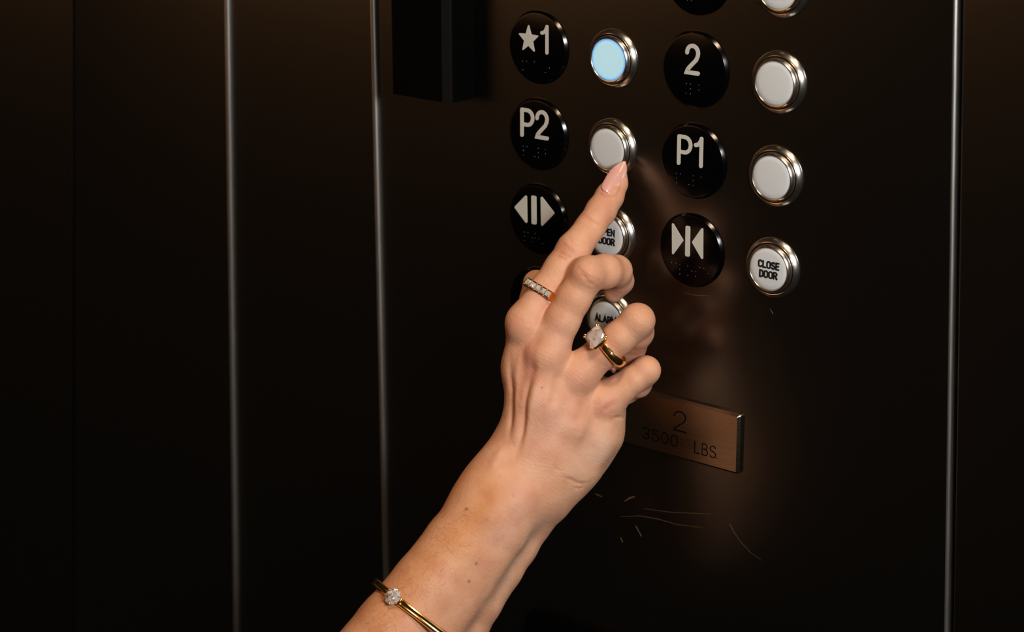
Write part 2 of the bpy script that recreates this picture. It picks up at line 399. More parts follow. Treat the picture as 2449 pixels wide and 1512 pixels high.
slab('inset', -41, 41, -52, 15.5, 3.0, 3.4, .2, M_BLACK, cv, 8, 2)
lathe('indicator', [(4, 3.0), (4, 4.2), (3.4, 4.8), (0, 5.0)], M_BLACK, cv, 32, 40, (-23, 0, 5))

# ------------------------------------------------------------------ scratches in the steel and amber reflections shaped as ribbons
def scratch(name, pix, w, matl, label):  # shapes real scratches and also the amber reflection ribbons
    pts = [wall(x, y) for x, y in pix]; c = pts[0]
    V = []; Fc = []
    P = [(p[0]-c[0], p[2]-c[2]) for p in pts]
    n = len(P); up = []; dn = []
    for i in range(n):
        a, e = Vector(P[max(i-1, 0)]), Vector(P[min(i+1, n-1)]); d = (e-a).normalized(); q = w*.5*(.12+.88*math.sin(math.pi*(i+.25)/(n-.5))**.7)
        up.append((P[i][0]-d.y*q, P[i][1]+d.x*q)); dn.append((P[i][0]+d.y*q, P[i][1]-d.x*q))
    for i in range(n-1): solid([up[i], up[i+1], dn[i+1], dn[i]], 0, .06, V, Fc)
    o = mesh(name, V, Fc, matl, None, tuple(c), smooth=False); return tag(o, label, 'scratch')
scratch('scratch', [(1745, 1252), (1755, 1273), (1772, 1297), (1795, 1322), (1822, 1341)], .12, M_SCRATCHG, 'thin pale diagonal scratch in the steel right of the wrist')
scratch('scratch', [(1841, 738), (1845, 744), (1849, 752)], .3, M_SCRATCHG, 'tiny pale nick in the steel below the CLOSE DOOR button')
for i, pix in enumerate([[(1636, 700), (1660, 706), (1700, 708)], [(1540, 1217), (1600, 1225), (1660, 1228), (1700, 1230)],  # amber streaks of reflected light, modelled as thin metal ribbons
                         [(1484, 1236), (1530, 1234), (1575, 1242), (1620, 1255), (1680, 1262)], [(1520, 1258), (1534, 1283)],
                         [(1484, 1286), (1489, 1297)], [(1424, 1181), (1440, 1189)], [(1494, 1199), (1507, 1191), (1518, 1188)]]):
    scratch('scuff', pix, (.15, .2, .25, .6, .5, .7, .9)[i], M_GLINT,
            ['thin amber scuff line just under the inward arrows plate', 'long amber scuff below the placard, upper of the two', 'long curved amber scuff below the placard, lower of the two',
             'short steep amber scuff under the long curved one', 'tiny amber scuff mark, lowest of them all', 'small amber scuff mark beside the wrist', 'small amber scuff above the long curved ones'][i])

# ------------------------------------------------------------------ the hand: one continuous surface grown from a distance field
def cone(p, a, ra, b, rb):
    """distance to a rounded cone from a (ra) to b (rb)"""
    a = np.asarray(a, float); b = np.asarray(b, float)
    ba = b-a; l2 = ba@ba; rr = ra-rb; a2 = l2-rr*rr; il2 = 1/l2
    pa = p-a; y = pa@ba; z = y-l2
    v = pa*l2-ba*y[:, None]; x2 = np.einsum('ij,ij->i', v, v); y2 = y*y*l2; z2 = z*z*l2
    k = np.sign(rr)*rr*rr*x2
    d = (np.sqrt(x2*a2*il2)+y*rr)*il2-ra
    c1 = np.sign(z)*a2*z2 > k; c2 = np.sign(y)*a2*y2 < k
    return np.where(c1, np.sqrt(x2+z2)*il2-rb, np.where(c2, np.sqrt(x2+y2)*il2-ra, d))
def ball(p, c, r): return np.linalg.norm(p-np.asarray(c), axis=1)-r
def smin(a, b, k):
    h = np.maximum(k-np.abs(a-b), 0)/k; return np.minimum(a, b)-h*h*k*.25
def J(x, y, c, r): return (Q(x, y, c), PX(r, c))          # joint: place and radius
def chain(js): return [('c', js[i][0], js[i][1], js[i+1][0], js[i+1][1]) for i in range(len(js)-1)]
def ev(prims, p, k):
    d = None
    for q in prims:
        e = cone(p, *q[1:]) if q[0] == 'c' else ball(p, *q[1:])
        d = e if d is None else smin(d, e, k)
    return d
INDEX = chain([J(1482, 420, -1.5, 18), J(1474, 440, 0, 26), J(1458, 470, 4, 33), J(1437, 505, 8, 35.5), J(1412, 543, 12, 35), J(1372, 597, 18, 40.5), J(1341, 642, 21, 39), J(1306, 695, 24, 41), J(1262, 768, 28, 47)])
MIDDLE = chain([J(1468, 700, 2, 24), J(1483, 672, 5, 32), J(1474, 648, 14, 37), J(1446, 650, 26, 41), J(1408, 655, 33, 42), J(1372, 715, 35, 41), J(1345, 765, 35, 43), J(1308, 846, 34, 48)])
RING = chain([J(1462, 862, 4, 26), J(1490, 852, 7, 31), J(1510, 832, 12, 34), J(1527, 795, 24, 36), J(1524, 768, 33, 40), J(1480, 808, 34, 39), J(1445, 838, 33, 41), J(1378, 897, 31, 47)])
PINKY = chain([J(1478, 925, 4, 22), J(1498, 938, 8, 27), J(1527, 920, 16, 30), J(1545, 886, 25, 34), J(1512, 910, 26, 34), J(1485, 930, 26, 36), J(1442, 962, 25, 44)])
THUMB = chain([J(1283, 678, 0, 33), J(1280, 720, -2, 37), J(1278, 790, -6, 40), J(1280, 860, -4, 44), J(1285, 950, 2, 52)])
PALM = (chain([J(1258, 775, 27, 44), J(1256, 880, 26, 49), J(1262, 1015, 30, 54)])+chain([J(1310, 850, 36, 46), J(1298, 960, 37, 50), J(1288, 1070, 36, 54)])
        + chain([J(1378, 900, 31, 45), J(1352, 1010, 33, 52), J(1325, 1100, 33, 56)])+chain([J(1440, 965, 24, 46), J(1418, 1040, 24, 55), J(1378, 1110, 26, 60)])
        + chain([J(1446, 985, 17, 48), J(1428, 1035, 14, 55), J(1396, 1082, 14, 57), J(1350, 1128, 20, 60)])
        + chain([J(1320, 930, 14, 62), J(1310, 1020, 12, 66), J(1290, 1100, 16, 66)])+chain([J(1278, 870, 10, 52), J(1272, 980, 12, 56), J(1262, 1060, 20, 56)])
        + chain([J(1375, 960, 12, 60), J(1380, 1040, 10, 66)]))
WRIST = chain([J(1262, 1030, 29, 54), J(1236, 1090, 31, 66), J(1206, 1143, 35, 75), J(1175, 1200, 38, 82)])+chain([J(1318, 1090, 30, 62), J(1285, 1165, 33, 60)])+chain([J(1355, 1120, 20, 58), J(1306, 1178, 26, 52)])
ARM = chain([J(1175, 1200, 38, 82), J(1102, 1307, 42, 90), J(1030, 1407, 46, 96), J(949, 1513, 50, 104), J(787, 1713, 56, 112)])
ULNA = chain([J(1274, 1160, 33, 56), J(1205, 1278, 40, 52), J(1128, 1392, 43, 52), J(1026, 1530, 47, 58), J(876, 1745, 52, 66)])
FLEX = chain([J(1328, 1160, 26, 46), J(1299, 1198, 24, 54), J(1264, 1244, 22, 57), J(1226, 1300, 22, 60), J(1188, 1356, 25, 62), J(1137, 1434, 28, 64), J(1103, 1486, 26, 68), J(944, 1726, 32, 82)])
KNUCK = [('b', Q(1256, 782, 31), PX(40, 30)), ('b', Q(1302, 850, 39), PX(38, 38)), ('b', Q(1378, 900, 36), PX(36, 36)), ('b', Q(1440, 962, 29), PX(36, 30)),
         ('b', Q(1404, 655, 38), PX(34, 38)), ('b', Q(1527, 764, 36), PX(33, 38))]
def body(p):
    d = ev(PALM, p, 7.0); d = smin(d, ev(WRIST, p, 7.0), 9.0)
    arm = smin(ev(ARM, p, 2.0), ev(ULNA, p, 2.0), 9.0); arm = smin(arm, ev(FLEX, p, 2.0), 7.5)
    d = smin(d, arm, 11.0)
    d = smin(d, ev(KNUCK[:4], p, 2.0), 3.5)
    return d
def sdf(p):
    b = body(p); out = None
    for f, kk in ((INDEX, 6.0), (MIDDLE, 6.0), (RING, 6.0), (PINKY, 6.5), (THUMB, 6.0)):
        fd = ev(f, p, 2.2)
        if f is MIDDLE: fd = smin(fd, ball(p, *KNUCK[4][1:]), 4.0)
        if f is RING: fd = smin(fd, ball(p, *KNUCK[5][1:]), 4.0)
        g = smin(b, fd, kk); out = g if out is None else smin(out, g, .9)
    return out
def grad(p, e=.3):
    g = np.stack([sdf(p+np.eye(3)[i]*e)-sdf(p-np.eye(3)[i]*e) for i in range(3)], 1)/(2*e)
    return g
def surf(pix):
    """points of the skin seen at the given pixels"""
    pix = np.asarray(pix, float); D = np.stack([ray(x, y) for x, y in pix]); L = np.linalg.norm(D, axis=1)
    t = np.full(len(D), 930.0)
    for _ in range(60):
        d = sdf(CP+D*t[:, None]); t = t+np.minimum(d, 30)/L*.9
    return CP+D*t[:, None]
allp = [q for L_ in (INDEX, MIDDLE, RING, PINKY, THUMB, PALM, WRIST, ARM, ULNA, FLEX) for q in L_]
ends = np.array([q[1] for q in allp]+[q[3] for q in allp])
VOX, CB = .62, 6
lo = ends.min(0)-32; hi = ends.max(0)+32
nb = np.ceil((hi-lo)/(VOX*CB)).astype(int)
bi = np.stack(np.meshgrid(*[np.arange(n) for n in nb], indexing='ij'), -1).reshape(-1, 3)
cen = lo+(bi+.5)*VOX*CB
cd = np.concatenate([sdf(c) for c in np.array_split(cen, max(1, len(cen)//40000))])
act = bi[np.abs(cd) < VOX*CB*1.05+1.0]
DIM = nb*CB+1
D = np.full(DIM, 9.0, np.float32)
inside = (cd < 0).reshape(nb)
D[:-1, :-1, :-1] = np.where(np.repeat(np.repeat(np.repeat(inside, CB, 0), CB, 1), CB, 2), -9.0, 9.0)
off = np.stack(np.meshgrid(*[np.arange(CB+1)]*3, indexing='ij'), -1).reshape(-1, 3)
for ch in np.array_split(act, max(1, len(act)//400)):
    g = (ch[:, None]*CB+off[None]).reshape(-1, 3)
    D[g[:, 0], g[:, 1], g[:, 2]] = sdf(lo+g*VOX)
Sg = D < 0
cnt = np.zeros(DIM-1, np.int8)
for dx in (0, 1):
    for dy in (0, 1):
        for dz in (0, 1): cnt += Sg[dx:DIM[0]-1+dx, dy:DIM[1]-1+dy, dz:DIM[2]-1+dz]
cells = np.argwhere((cnt > 0) & (cnt < 8)); idm = np.full(DIM-1, -1, np.int32)
idm[cells[:, 0], cells[:, 1], cells[:, 2]] = np.arange(len(cells))
acc = np.zeros((len(cells), 3)); num = np.zeros(len(cells))
cor = [(a, b, c) for a in (0, 1) for b in (0, 1) for c in (0, 1)]
for i, a in enumerate(cor):
    for b in cor[i+1:]:
        if sum(abs(u-v) for u, v in zip(a, b)) != 1: continue
        A = cells+np.array(a); B = cells+np.array(b)
        da = D[A[:, 0], A[:, 1], A[:, 2]]; db = D[B[:, 0], B[:, 1], B[:, 2]]; mk = (da < 0) != (db < 0)
        t = np.where(mk, da/np.where(mk, da-db, 1), 0)
        acc += np.where(mk[:, None], np.array(a)+t[:, None]*(np.array(b)-np.array(a)), 0); num += mk
SV = lo+(cells+acc/num[:, None])*VOX
quads = []
for ax in range(3):
    sl = [slice(1, -1)]*3; sA = list(sl); sB = list(sl); sA[ax] = slice(0, -1); sB[ax] = slice(1, None)
    A = Sg[tuple(sA)]; B = Sg[tuple(sB)]
    e = np.argwhere(A != B); base = e.copy()
    for k in range(3):
        if k != ax: base[:, k] += 1
    flip = A[e[:, 0], e[:, 1], e[:, 2]]
    u, v = [k for k in range(3) if k != ax]; eu = np.eye(3, dtype=int)[u]; evv = np.eye(3, dtype=int)[v]
    q = [base, base-eu, base-eu-evv, base-evv]
    ids = np.stack([idm[c[:, 0], c[:, 1], c[:, 2]] for c in q], 1)
    if ax == 1: flip = ~flip
    ids = np.where(flip[:, None], ids, ids[:, ::-1]); quads.append(ids)
quads = np.concatenate(quads); quads = quads[(quads >= 0).all(1)]
# drop interior islands: keep only the part connected to the fingertip side
for _ in range(2):
    g = grad(SV); d = sdf(SV); SV = SV-np.clip(d, -.6, .6)[:, None]*g/np.maximum((g*g).sum(1), .3)[:, None]
gn = grad(SV); gn /= np.linalg.norm(gn, axis=1)[:, None]

def polydist(P, line):
    best = np.full(len(P), 1e9); pos = np.zeros(len(P)); L0 = 0.
    for a, b in zip(line[:-1], line[1:]):
        ba = b-a; t = np.clip(((P-a)@ba)/(ba@ba), 0, 1); d = np.linalg.norm(P-a-t[:, None]*ba, axis=1)
        pos = np.where(d < best, L0+t*np.linalg.norm(ba), pos); best = np.minimum(best, d); L0 += np.linalg.norm(ba)
    polydist.fade = np.clip(np.minimum(pos, L0-pos)/(L0*.3), 0, 1); polydist.fade = polydist.fade**2*(3-2*polydist.fade); polydist.L = L0
    return best
disp = np.zeros(len(SV))
RELIEF = [  # pixels, sigma mm, height mm
 ([(1240, 800), (1237, 900), (1236, 1000), (1226, 1085)], 2.0, .8),
 ([(1290, 850), (1276, 950), (1264, 1020), (1240, 1105)], 2.0, 1.0),
 ([(1272, 850), (1258, 940), (1250, 1030), (1230, 1110)], 1.7, -1.2),
 ([(1222, 830), (1222, 920), (1221, 1010), (1212, 1070)], 1.5, -.9),
 ([(1312, 860), (1300, 940), (1288, 1000)], 2.2, -.3),
 ([(1352, 930), (1325, 1000), (1300, 1060)], 2.6, .35),
 ([(1305, 960), (1290, 1030)], 2.6, -.35),
 ([(1420, 985), (1385, 1045)], 3.0, .3),
 ([(1335, 905), (1322, 960)], 3.0, -.9), ([(1405, 950), (1385, 1000)], 3.0, -.7), ([(1285, 810), (1275, 880)], 3.0, -.6),
 ([(1338, 560), (1352, 585), (1372, 602)], .9, -.5), ([(1328, 580), (1345, 603), (1362, 612)], .9, -.55), ([(1355, 562), (1368, 583), (1388, 592)], .9, -.35),
 ([(1322, 598), (1337, 612), (1352, 618)], .8, -.35),
 ([(1398, 512), (1412, 525), (1430, 535)], .8, -.22), ([(1392, 522), (1408, 536), (1424, 545)], .8, -.22),
 ([(1383, 640), (1400, 660), (1432, 668)], 1.0, -.45), ([(1390, 655), (1408, 674), (1428, 682)], 1.0, -.4),
 ([(1290, 735), (1300, 760)], 3.0, .0),
 ([(1496, 1000), (1480, 998), (1462, 997)], .9, -.6), ([(1500, 985), (1478, 985)], 1.0, -.35), ([(1465, 968), (1450, 978)], 1.8, -.45),
 ([(1410, 1150), (1395, 1158), (1378, 1154), (1350, 1138)], .9, -.55), ([(1402, 1164), (1385, 1170), (1370, 1166)], .9, -.35), ([(1340, 1130), (1320, 1112)], .9, -.2),
 ([(1262, 1178), (1255, 1200)], 6.5, 1.0),
 ([(1175, 1165), (1145, 1210), (1110, 1262)], 4.0, -.7),
 ([(1235, 1075), (1225, 1100)], 4.0, -.8),
 ([(1205, 1060), (1190, 1090), (1170, 1130)], 2.2, .5),
]
for pix, sg, hh in RELIEF:
    L_ = surf(pix); dd_ = polydist(SV, L_); disp += hh*np.exp(-(dd_/sg)**2)*(polydist.fade if polydist.L > 5*sg else 1)
# fine folds across the wrist
wl = surf([(1260, 1110), (1330, 1128)]); dist = polydist(SV, wl); uax = (Q(1270, 1150)-Q(1290, 1080)); uax /= np.linalg.norm(uax)
disp += .035*np.sin((SV@uax)*2*np.pi/1.9+1.5*np.sin(SV[:, 0]*.35))*np.exp(-(dist/9)**2)
for pc, pa, per, amp, sg in (((1362, 590), (.55, -.83), 1.6, .07, 5.5), ((1405, 655), (.5, -.86), 1.8, .07, 5), ((1300, 850), (.4, -.9), 1.9, .05, 6), ((1530, 762), (.76, -.65), 1.9, .05, 5), ((1382, 900), (.6, -.8), 1.9, .05, 6)):
    c = surf([pc])[0]; ax = CR*pa[0]-CU*pa[1]; disp += amp*np.sin(((SV-c)@ax)*2*np.pi/per)*np.exp(-(np.linalg.norm(SV-c, axis=1)/sg)**2)
SV2 = SV+gn*disp[:, None]

# skin tone: freckles, redder knuckles, warm side light painted into the left forearm
tone = np.ones((len(SV), 3))*np.array([.68, .375, .24])
def tint(pix, sg, col, amt, P=None):
    global tone
    L_ = surf(pix); d = np.linalg.norm(SV-L_[0], axis=1) if len(L_) == 1 else polydist(SV, L_)
    w = (amt*np.exp(-(d/sg)**2))[:, None]; tone = tone*(1-w)+np.array(col)*w
RED, ORG, PNK, PALE = (.62, .25, .19), (.64, .30, .13), (.74, .42, .33), (.72, .50, .38)
for a in (([(1262, 840), (1268, 900)], 6, RED, .55), ([(1225, 775)], 5, RED, .5), ([(1450, 972)], 4, RED, .7), ([(1378, 905)], 6, RED, .2), ([(1405, 650)], 5, RED, .15),
          ([(1470, 455), (1440, 500)], 6, RED, .25), ([(1485, 690)], 5, RED, .35), ([(1350, 590)], 4, RED, .3), ([(1530, 850), (1545, 930)], 5, RED, .25), ([(1545, 880)], 5, RED, .1),
          ([(1180, 1190), (1140, 1240), (1100, 1290)], 10, ORG, .95), ([(1010, 1330), (950, 1410), (880, 1490)], 15, ORG, .7), ([(1120, 1130), (1050, 1230)], 9, ORG, .6),
          ([(1250, 1190), (1200, 1290)], 8, PNK, .5), ([(1440, 1060), (1400, 1110)], 9, PALE, .6), ([(1280, 1270), (1190, 1430)], 6, PALE, .3), ([(1330, 1000)], 18, PNK, .55), ([(1300, 740), (1360, 820)], 9, PNK, .4)):
    tint(*a)
for px_, py_, sg in ((1115, 1218, .75), (1139, 1348, .65), (1122, 1391, .7), (1296, 927, .45), (1226, 1187, .35)):
    tint([(px_, py_)], sg, (.20, .045, .025), .9)
for ln in ([(1336, 556), (1350, 583), (1372, 602)], [(1326, 582), (1344, 604), (1364, 613)], [(1320, 598), (1337, 613), (1354, 619)], [(1385, 638), (1400, 662), (1432, 669)], [(1390, 655), (1408, 675), (1428, 683)],
           [(1396, 512), (1412, 525), (1430, 535)], [(1500, 1000), (1480, 998), (1460, 997)], [(1412, 1150), (1395, 1158), (1378, 1154), (1350, 1138)], [(1438, 462), (1446, 469), (1460, 471), (1474, 465), (1482, 450)]):
    tint(ln, .75, (.52, .20, .12), .55)
me = bpy.data.meshes.new('person')
me.vertices.add(len(SV2)); me.vertices.foreach_set('co', ((SV2/1000)+np.array([0, 0, Z0])).ravel())
me.loops.add(len(quads)*4); me.loops.foreach_set('vertex_index', quads.ravel().astype(np.int32))
me.polygons.add(len(quads)); me.polygons.foreach_set('loop_start', np.arange(len(quads), dtype=np.int32)*4)
me.update(calc_edges=True); me.validate(); me.shade_smooth()
ca = me.color_attributes.new('tone', 'FLOAT_COLOR', 'POINT'); ca.data.foreach_set('color', np.concatenate([tone, np.ones((len(tone), 1))], 1).ravel())
M_SKIN = mat('skin', (.7, .4, .27), .50, Subsurface_Weight=.16, Subsurface_Scale=.003, Specular_IOR_Level=.30)
T = M_SKIN.node_tree; b = T.nodes['Principled BSDF']; b.inputs['Subsurface Radius'].default_value = (1.0, .35, .18)
at_ = nd(M_SKIN, 'ShaderNodeAttribute', attribute_name='tone'); tc = nd(M_SKIN, 'ShaderNodeTexCoord')
n1 = nd(M_SKIN, 'ShaderNodeTexNoise'); n1.inputs['Scale'].default_value = 95; n1.inputs['Detail'].default_value = 4
mx = nd(M_SKIN, 'ShaderNodeMix', data_type='RGBA', blend_type='MULTIPLY'); mx.inputs[0].default_value = 1
cr = nd(M_SKIN, 'ShaderNodeValToRGB'); cr.color_ramp.elements[0].position = .3; cr.color_ramp.elements[0].color = (.90, .80, .76, 1); cr.color_ramp.elements[1].position = .7; cr.color_ramp.elements[1].color = (1.04, 1.06, 1.06, 1)
T.links.new(tc.outputs['Object'], n1.inputs[0]); T.links.new(n1.outputs[0], cr.inputs[0]); T.links.new(at_.outputs['Color'], mx.inputs[6]); T.links.new(cr.outputs[0], mx.inputs[7]); T.links.new(mx.outputs[2], b.inputs['Base Color'])
v1 = nd(M_SKIN, 'ShaderNodeTexVoronoi', feature='DISTANCE_TO_EDGE'); v1.inputs['Scale'].default_value = 1500
n2 = nd(M_SKIN, 'ShaderNodeTexNoise'); n2.inputs['Scale'].default_value = 500; n2.inputs['Detail'].default_value = 3
ad = nd(M_SKIN, 'ShaderNodeMath', operation='MULTIPLY_ADD'); ad.inputs[1].default_value = .5
T.links.new(tc.outputs['Object'], v1.inputs[0]); T.links.new(tc.outputs['Object'], n2.inputs[0]); T.links.new(v1.outputs[0], ad.inputs[0]); T.links.new(n2.outputs[0], ad.inputs[2])
aax = unit_ = (Q(1290, 1080)-Q(1100, 1330)); aax = aax/np.linalg.norm(aax); bbx = np.cross(aax, CF); bbx /= np.linalg.norm(bbx); ccx = np.cross(aax, bbx)
cmb = nd(M_SKIN, 'ShaderNodeCombineXYZ')
for i_, (v_, s_) in enumerate(((aax, 1500), (bbx, 230), (ccx, 230))):
    dt = nd(M_SKIN, 'ShaderNodeVectorMath', operation='DOT_PRODUCT'); dt.inputs[1].default_value = tuple(v_*s_)
    T.links.new(tc.outputs['Object'], dt.inputs[0]); T.links.new(dt.outputs['Value'], cmb.inputs[i_])
n3 = nd(M_SKIN, 'ShaderNodeTexNoise'); n3.inputs['Scale'].default_value = 1.0; n3.inputs['Detail'].default_value = 2; n3.inputs['Distortion'].default_value = .8
T.links.new(cmb.outputs[0], n3.inputs[0])
ad2 = nd(M_SKIN, 'ShaderNodeMath', operation='MULTIPLY_ADD'); ad2.inputs[1].default_value = .9
T.links.new(n3.outputs[0], ad2.inputs[0]); T.links.new(ad.outputs[0], ad2.inputs[2]); ad = ad2
bp = nd(M_SKIN, 'ShaderNodeBump'); bp.inputs['Strength'].default_value = .42; bp.inputs['Distance'].default_value = .0004
T.links.new(ad.outputs[0], bp.inputs['Height']); T.links.new(bp.outputs[0], b.inputs['Normal'])
me.materials.append(M_SKIN)
person = bpy.data.objects.new('person', me); COL.objects.link(person)
tag(person, 'right hand and bare forearm reaching up, index finger pressing a button, other fingers curled', 'person')
def wmesh(name, V, Fc, matl, parent, smooth=True, angle=None):   # vertices given in place (mm)
    o = mesh(name, V, Fc, matl, None, (0, 0, 0), smooth, angle)
    if parent: 
        o.parent = parent; o.matrix_parent_inverse = Matrix.Translation(parent.location).inverted(); 
    return o

# fingernail: curved almond plate
def unit(v): return np.asarray(v)/np.linalg.norm(v)
n0, n1_ = surf([(1454, 464)])[0], Q(1495, 386, -2.5)
ax = unit(n1_-n0); nrm = unit(-CF*.93+CR*.10+CU*.08); nrm = unit(nrm-ax*(nrm@ax)); tr = np.cross(ax, nrm)
Ln = np.linalg.norm(n1_-n0); V = []; Fc = []
NS, NT = 26, 15
for lay in (0, 1):
    for i in range(NS+1):
        s = i/NS
        if s < .22: hw = 5.7*math.sqrt(max(0, 1-((.22-s)/.22)**2))*.98
        elif s < .45: hw = 5.7
        else:
            q = (s-.45)/.55; hw = 5.7*(1-q**1.55)**.85 if q < 1 else 0
        hw = max(hw, .12); 
        for j in range(NT+1):
            u = (j/NT*2-1); th_ = u*hw/6.2; R_ = 6.2
            lift = .3+1.1*math.sin(math.pi*s)
            p = n0+ax*(s*Ln)+tr*(R_*math.sin(th_))+nrm*(R_*(math.cos(th_)-1)+lift-(.5 if lay else 0)); V.append(tuple(p))
k = (NS+1)*(NT+1)
for lay in (0, 1):
    for i in range(NS):
        for j in range(NT):
            a = lay*k+i*(NT+1)+j; Fc.append((a, a+1, a+NT+2, a+NT+1))
rim = [(i*(NT+1)) for i in range(NS+1)]+[NS*(NT+1)+j for j in range(1, NT+1)]+[i*(NT+1)+NT for i in range(NS-1, -1, -1)]+[j for j in range(NT-1, 0, -1)]
for a, c in zip(rim, rim[1:]+rim[:1]): Fc.append((a, c, c+k, a+k))
wmesh('fingernail', V, Fc, M_NAIL, person)['label'] = 'long glossy pink almond-shaped fingernail'
# tip of a second nail between ring finger and little finger
c = surf([(1468, 884)])[0]; V = []; Fc = []
for i in range(9):
    for j in range(12):
        a, e = math.pi*i/8, 2*math.pi*j/12
        V.append(tuple(c-CF*0.2+CR*(1.3*math.sin(a)*math.cos(e))+CU*(2.2*math.cos(a))-CF*(1.0*math.sin(a)*math.sin(e))))
for i in range(8):
    for j in range(12): Fc.append((i*12+j, i*12+(j+1) % 12, (i+1)*12+(j+1) % 12, (i+1)*12+j))
wmesh('fingernail', V, Fc, M_NAIL, person)['label'] = 'tiny nail tip showing between the curled fingers'

# fine forearm hair: many short strands, one part
hv = []; hf = []
pts = []
while len(pts) < 620:
    t = random.random(); s = random.gauss(0, .5)
    x = 1120+(880-1120)*t+s*60; y = 1200+(1500-1200)*t+s*46+random.uniform(-10, 10); pts.append((x, y))
hp = surf(pts); hn = grad(hp); hn /= np.linalg.norm(hn, axis=1)[:, None]
ok = np.abs(sdf(hp)) < .3
for p, n, g in zip(hp, hn, ok):
    if not g: continue
    d = CR*random.uniform(-.9, .1)+CU*random.uniform(-.7, .5); d = unit(d-n*(d@n)); sd = np.cross(n, d); bend = random.choice((-1, 1))*random.uniform(.1, .5); Lh = random.uniform(2.5, 5.5)
    k = len(hv)
    for i in range(6):
        q = i/5; c = p+d*(Lh*q)+sd*(bend*Lh*q*q)+n*(.12+.35*math.sin(math.pi*q*.8)); w_ = .022*(1-q*.8)
        hv += [tuple(c+sd*w_), tuple(c-sd*w_), tuple(c+n*w_)]
    for i in range(5):
        for j in range(3): hf.append((k+i*3+j, k+i*3+(j+1) % 3, k+(i+1)*3+(j+1) % 3, k+(i+1)*3+j))
tag(wmesh('arm_hair', hv, hf, M_HAIR, person), kind='stuff')

# ------------------------------------------------------------------ jewellery
def band(name, c, e1, e2, a, ru, rv, prof, matl, parent, a0=0, a1=360, n=96, mod=None, pw=1.0):
    """closed or open band: ellipse ru*e1, rv*e2, cross-section prof (radial, along a)"""
    V = []; Fc = []; full = abs(a1-a0) >= 359.9; N = n if full else n+1; K = len(prof)
    for i in range(N):
        th_ = math.radians(a0+(a1-a0)*i/n); s = mod(th_) if mod else 1.0
        o = np.array(e1)*math.copysign(abs(math.cos(th_))**pw, math.cos(th_))*ru+np.array(e2)*math.copysign(abs(math.sin(th_))**pw, math.sin(th_))*rv; on = unit(np.array(e1)*math.cos(th_)/ru+np.array(e2)*math.sin(th_)/rv)
        for r, w in prof: V.append(tuple(c+o+on*r+np.array(a)*w*s))
    for i in range(N if full else N-1):
        for j in range(K): Fc.append((i*K+j, i*K+(j+1) % K, ((i+1) % N)*K+(j+1) % K, ((i+1) % N)*K+j))
    if not full: Fc.append(tuple(range(K))); Fc.append(tuple(range((N-1)*K, N*K)))
    return wmesh(name, V, Fc, matl, parent, True, 35)
def gem(name, c, ux, uy, uz, lx, ly, matl, parent, tiers=((1, 0), (1, .5), (.80, 1.1), (.58, 1.4)), cut=.28, pav=1.6):
    """faceted stone: cut-corner rectangle, stepped crown, pointed pavilion"""
    V = []; Fc = []
    def ring(k, z):
        x, y = lx/2*k, ly/2*k; q = cut*min(lx, ly)*k
        return [(x-q, y), (x, y-q), (x, -y+q), (x-q, -y), (-x+q, -y), (-x, -y+q), (-x, y-q), (-x+q, y)]
    R0 = [(k, z) for k, z in tiers]; lv = [(.15, -pav), (.62, -pav*.55)]+R0
    for k, z in lv:
        for x, y in ring(k, z): V.append(tuple(c+ux*x+uy*y+uz*z))
    for i in range(len(lv)-1):
        for j in range(8): Fc.append((i*8+j, i*8+(j+1) % 8, (i+1)*8+(j+1) % 8, (i+1)*8+j))
    Fc.append(tuple(range((len(lv)-1)*8, len(lv)*8))); Fc.append(tuple(range(8)))
    return wmesh(name, V, Fc, matl, parent, False)
def rods(name, segs, matl, parent, n=8):
    V = []; Fc = []
    for a, b_, r in segs:
        a = np.array(a); b_ = np.array(b_); d = unit(b_-a); u = unit(np.cross(d, [.3, .5, .8])); v = np.cross(d, u); k = len(V)
        st = [(a-d*r*.6, .4), (a, 1), (b_, 1), (b_+d*r*.5, .8), (b_+d*r*.9, .3)]
        for p, s in st:
            for i in range(n):
                t = 2*math.pi*i/n; V.append(tuple(p+(u*math.cos(t)+v*math.sin(t))*r*s))
        for i in range(len(st)-1):
            for j in range(n): Fc.append((k+i*n+j, k+i*n+(j+1) % n, k+(i+1)*n+(j+1) % n, k+(i+1)*n+j))
        Fc.append(tuple(range(k, k+n))); Fc.append(tuple(range(k+(len(st)-1)*n, k+len(st)*n)))
    return wmesh(name, V, Fc, matl, parent)
def frame(c, fa, toward):
    a = unit(fa); n = unit(toward-a*(toward@a)); t = np.cross(n, a); return a, n, t
def imgdir(x, y, f=0): return unit(CR*x-CU*y-CF*f)

